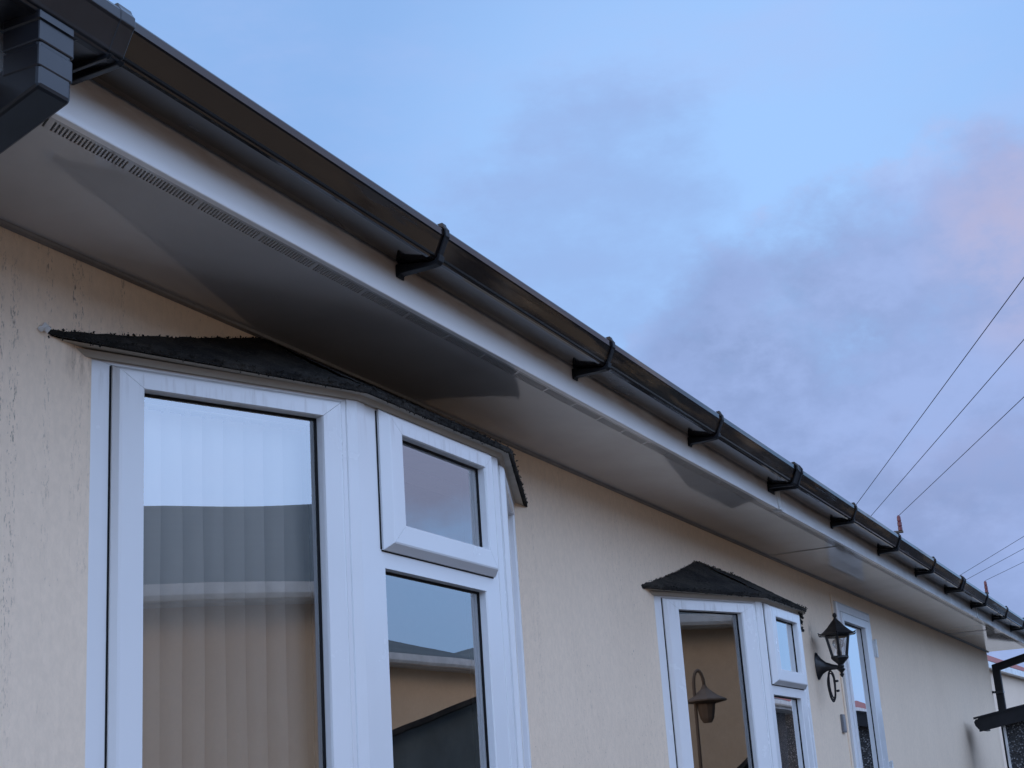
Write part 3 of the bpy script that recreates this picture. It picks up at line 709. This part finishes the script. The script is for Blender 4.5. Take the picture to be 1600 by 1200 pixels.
# ------------------------------------------------------------------ other homes
def simple_home(name, label, x0, x1, yface, depth, ze, zr, roofm, wallm, sgn, rot=0, hip=2.2, overhang=.35, wins=(), fh=.10, gutter=True):
    """hipped home; facade at y = yface looking along sgn*y"""
    base = Vector((x0, yface, GZ)); t = thing(name, label, 'house', base)
    back = yface-sgn*depth; fy = yface+sgn*overhang
    m = MB(); ya, yb_ = sorted((yface, back)); m.box(x0, x1, ya, yb_, GZ-.5, ze+.0); wall = m.build('wall', wallm, t)
    oy0, oy1 = yface+sgn*overhang, back-sgn*overhang; a0, a1 = x0-overhang, x1+overhang; my = (oy0+oy1)/2; h = abs(oy0-my)
    m = MB(); z = ze+.02
    m.add([(a0, oy0, z), (a1, oy0, z), (a1, oy1, z), (a0, oy1, z), (a0+hip, my, zr), (a1-hip, my, zr)], [(0, 1, 5, 4), (1, 2, 5), (2, 3, 4, 5), (3, 0, 4), (0, 3, 2, 1)])
    m.build('roof', roofm, t)
    m = MB(); y1, y2 = sorted((oy0, oy0-sgn*.02)); m.box(a0, a1, y1, y2, ze-fh, ze+.015); y1, y2 = sorted((yface, oy0-sgn*.021)); m.box(a0, a1, y1, y2, ze-fh+.005, ze-fh+.02)
    m.box(a0-.02, a0-.001, min(oy0, oy1), max(oy0, oy1), ze-fh, ze+.015); m.box(a1+.001, a1+.02, min(oy0, oy1), max(oy0, oy1), ze-fh, ze+.015)
    m.build('fascia', M_white, t)
    m = MB(); yg = oy0+sgn*.05
    P = [(-.045, .05), (-.045, -.01), (-.03, -.035), (.03, -.035), (.045, -.01), (.045, .05), (.038, .05), (.038, -.008), (.026, -.028), (-.026, -.028), (-.038, -.008), (-.038, .05)]
    m.extrude([(yg+sgn*p, ze-.03+q) for p, q in P], a0, a1)
    if gutter: m.build('gutter', M_white, t)
    for (wx, ww, wz0, wz1) in wins:
        TW = lambda u, z_, d: (wx+u, yface+sgn*d, z_)
        m = MB(); ring(m, TW, (0, ww, wz0, wz1), (.06, ww-.06, wz0+.06, wz1-.06), [(0, .0), (0, .05), (1, .05), (1, .0)], 0); f = m.build('window', M_white, t)
        m = MB(); m.quad(TW(.05, wz0+.05, .02), TW(ww-.05, wz0+.05, .02), TW(ww-.05, wz1-.05, .02), TW(.05, wz1-.05, .02)); m.build('pane', M_darkglass, f)
    if rot: t.rotation_euler = (0, 0, rot)
    return t
M_darkglass = mat_plain('dark_window_glass', (.02, .022, .025), .05)
M_wall2 = mat_wall('peach_painted_wall', (.80, .58, .38), False)
M_wall3 = mat_wall('pale_pink_cream_wall', (.86, .68, .52), False)
nb = simple_home('neighbour_home', 'cream home with grey tiled hip roof reflected in the windows', -6, 13.5, -3.35, 6.0, 1.275, 2.42, M_tile, M_wall2, 1, hip=3.3, overhang=.16, fh=.075, wins=((-2, 1.2, -.2, .8), (9.8, 1.1, -.2, .8)))
nb.rotation_euler = (0, -R(.9), 0); nb.location.z -= .146
simple_home('neighbour_home', 'grey pebbledash home with grey roof reflected at the edge of the large bay window', 17.0, 24.5, -3.35, 6.0, 1.40, 2.50, M_tile, M_pebble, 1, hip=3.3, wins=((18, 1.2, 0, .9),))
simple_home('neighbour_home', 'home with red tiled roof reflected in the door glass', 26.0, 41.0, -3.35, 6.0, 1.55, 2.65, M_red, M_pebble, 1, hip=3.3, wins=((34, 1.2, 0, .9),))
simple_home('neighbour_home', 'pale home with red tiled roof beyond the far corner of the park home', 14.75, 27.0, 2.46, 6.0, 1.235, 2.75, M_red, M_wall3, -1, rot=R(-2.2), hip=.9, overhang=.09, wins=((22, 1.2, -.1, .8),), fh=.055, gutter=False)

# pebbledashed outbuilding close to the far corner
ob = thing('outbuilding', 'grey pebbledash outbuilding with black sloping verge beside the far corner', 'outbuilding', (13.0, .8, GZ))
XS = 12.2; sl = .172
vz = lambda y: .471+(1.832-y)*sl
m = MB(); yL, yR = 1.625, .75
m.add([(XS+.1, yR, GZ), (XS+.1, yL, GZ), (XS+.1, yL, vz(yL)-.05), (XS+.1, yR, vz(yR)-.05), (12.55, yR, GZ), (12.55, yL, GZ), (12.55, yL, vz(yL)-.05), (12.55, yR, vz(yR)-.05)],
      [(0, 1, 2, 3), (7, 6, 5, 4), (0, 4, 5, 1), (1, 5, 6, 2), (2, 6, 7, 3), (3, 7, 4, 0)])
m.build('wall', M_pebble, ob)
m = MB(); y0, y1 = .65, 1.815
m.hexa([(XS, y0, vz(y0)-.105), (XS, y1, vz(y1)-.100), (XS, y1, vz(y1)), (XS, y0, vz(y0))], [(XS+.03, y0, vz(y0)-.105), (XS+.03, y1, vz(y1)-.100), (XS+.03, y1, vz(y1)), (XS+.03, y0, vz(y0))])
m.build('verge_board', M_bracket, ob)
m = MB(); m.hexa([(XS+.031, y0, vz(y0)-.04), (XS+.031, y1, vz(y1)-.04), (XS+.031, y1, vz(y1)+.005), (XS+.031, y0, vz(y0)+.005)], [(12.62, y0, vz(y0)-.04), (12.62, y1, vz(y1)-.04), (12.62, y1, vz(y1)+.005), (12.62, y0, vz(y0)+.005)])
m.hexa([(XS-.012, y0, vz(y0)+.001), (XS-.012, y1+.03, vz(y1)-.004), (XS-.012, y1+.03, vz(y1)+.012), (XS-.012, y0, vz(y0)+.017)], [(XS+.08, y0, vz(y0)+.006), (XS+.08, y1+.03, vz(y1)+.006), (XS+.08, y1+.03, vz(y1)+.016), (XS+.08, y0, vz(y0)+.017)])
m.build('roof', M_bracket, ob)
m = MB(); m.extrude([(1.80, .474), (1.832, .470), (1.846, .452), (1.840, .422), (1.820, .395), (1.785, .378), (1.76, .38), (1.76, .47)], XS+.004, XS+.20); m.build('gutter', M_bracket, ob)
m = MB(); m.box(XS+.085, XS+.105, 1.626, 1.645, GZ, vz(1.63)-.05); m.build('corner_strip', M_white, ob)

# garden shed and lamp seen only in the glass
sh = thing('garden_shed', 'dark shed with a sloping roof reflected low in the large bay window', 'shed', (9, -2, GZ))
m = MB(); zt = lambda x: .40+(x-7.4)*.22
m.add([(7.5, -2.6, GZ), (10.6, -2.6, GZ), (10.6, -1.25, GZ), (7.5, -1.25, GZ), (7.5, -2.6, zt(7.5)-.5), (10.6, -2.6, zt(10.6)-.5), (10.6, -1.25, zt(10.6)), (7.5, -1.25, zt(7.5))], [(0,3,2,1),(4,5,6,7),(0,1,5,4),(1,2,6,5),(2,3,7,6),(3,0,4,7)])
m.build('wall', M_shed, sh)
m = MB(); m.hexa([(7.4, -2.7, zt(7.4)-.53), (10.7, -2.7, zt(10.7)-.53), (10.7, -1.15, zt(10.7)+.005), (7.4, -1.15, zt(7.4)+.005)], [(7.4, -2.7, zt(7.4)-.495), (10.7, -2.7, zt(10.7)-.495), (10.7, -1.15, zt(10.7)+.04), (7.4, -1.15, zt(7.4)+.04)]); m.build('roof', M_felt, sh)
lp = thing('lamp_post', 'dark garden lamp on a crook post reflected in the far bay window', 'lamp post', (7.43, -2.5, GZ))
m = MB(); pts = [(7.43, -2.5, GZ), (7.43, -2.5, .75)]+[(7.43+.042-.042*math.cos(a), -2.5, .77+.11*math.sin(a)) for a in [k*math.pi/10 for k in range(11)]]
m.tube(pts, .013, 8); m.build('post', M_faded, lp, True)
m = MB(); m.lathe((7.514, -2.5, -.05), [(.012, .83), (.03, .80), (.09, .755), (.15, .725), (.15, .715), (.07, .70), (.05, .60), (.03, .57)], 10); m.build('lamp_shade', M_faded, lp)

# ------------------------------------------------------------------ power lines
wd_ = Vector((-.932, -.363, 0)); perp = Vector((-.363, .932, 0))
def pole(P3, spans, lbls, pl_label, h=6.5):
    P3 = Vector((*P3, h)); mid = P3+perp*(spans[-1]/2)
    p = thing('utility_pole', pl_label, 'utility pole', (mid.x, mid.y, GZ), 'poles behind the home')
    m = MB(); m.tube([(mid.x, mid.y, GZ), (mid.x, mid.y, h-.55)], [.16, .12], 12); m.build('pole', M_wood, p)
    a = P3-perp*.06; b = P3+perp*(spans[-1]+.06); m = MB(); m.tube([(a.x, a.y, h-.42), (b.x, b.y, h-.42)], .035, 6); m.build('crossarm', M_wood, p)
    for s in [0]+list(spans):
        q = P3+perp*s; m = MB(); m.lathe((q.x, q.y, h-.40), [(.02, 0), (.055, .02), (.055, .10), (.04, .11), (.055, .13), (.055, .22), (.04, .23), (.05, .26), (.045, .36), (.02, .40)], 10); m.build('insulator', M_redins, p)
    return p
def wire(a, d, L, lab):
    a = Vector(a); m = MB(); n = 14; pts = []
    for k in range(n+1):
        t = k/n; pts.append(a+Vector((*d, 0)).normalized()*L*t+Vector((0, 0, 0)))
    m.tube(pts, .007, 5); tag(m.build('overhead_wire', M_wire), lab, 'wire', 'overhead wires')
pole((36.7, 6.62), (.73, 1.35), None, 'nearer pole whose red insulator shows above the gutter')
pole((51.6, 6.75), (.75, 1.23), None, 'farther pole whose small red insulator shows above the gutter')
for (a, b, lab) in (((34.08, 7.01), (19.91, 1.48), 'leftmost and steepest of the nearer three overhead wires'),
                    ((36.16, 7.17), (22.94, 1.86), 'middle one of the nearer three overhead wires'),
                    ((36.71, 6.60), (26.64, 2.33), 'wire ending at the larger red insulator above the gutter'),
                    ((49.15, 7.11), (42.87, 4.38), 'uppermost of the three short far wires low on the right'),
                    ((50.34, 7.06), (45.21, 4.67), 'middle of the three short far wires low on the right'),
                    ((51.51, 6.72), (48.11, 5.04), 'wire ending at the small far red insulator')):
    d = (b[0]-a[0], b[1]-a[1]); back = 0 if 'insulator' in lab else 1.6; dl = math.hypot(*d)
    wire((a[0]-d[0]/dl*back, a[1]-d[1]/dl*back, 6.5), d, 34, lab)

for o in S.objects:
    if '_b' in o: del o['_b']
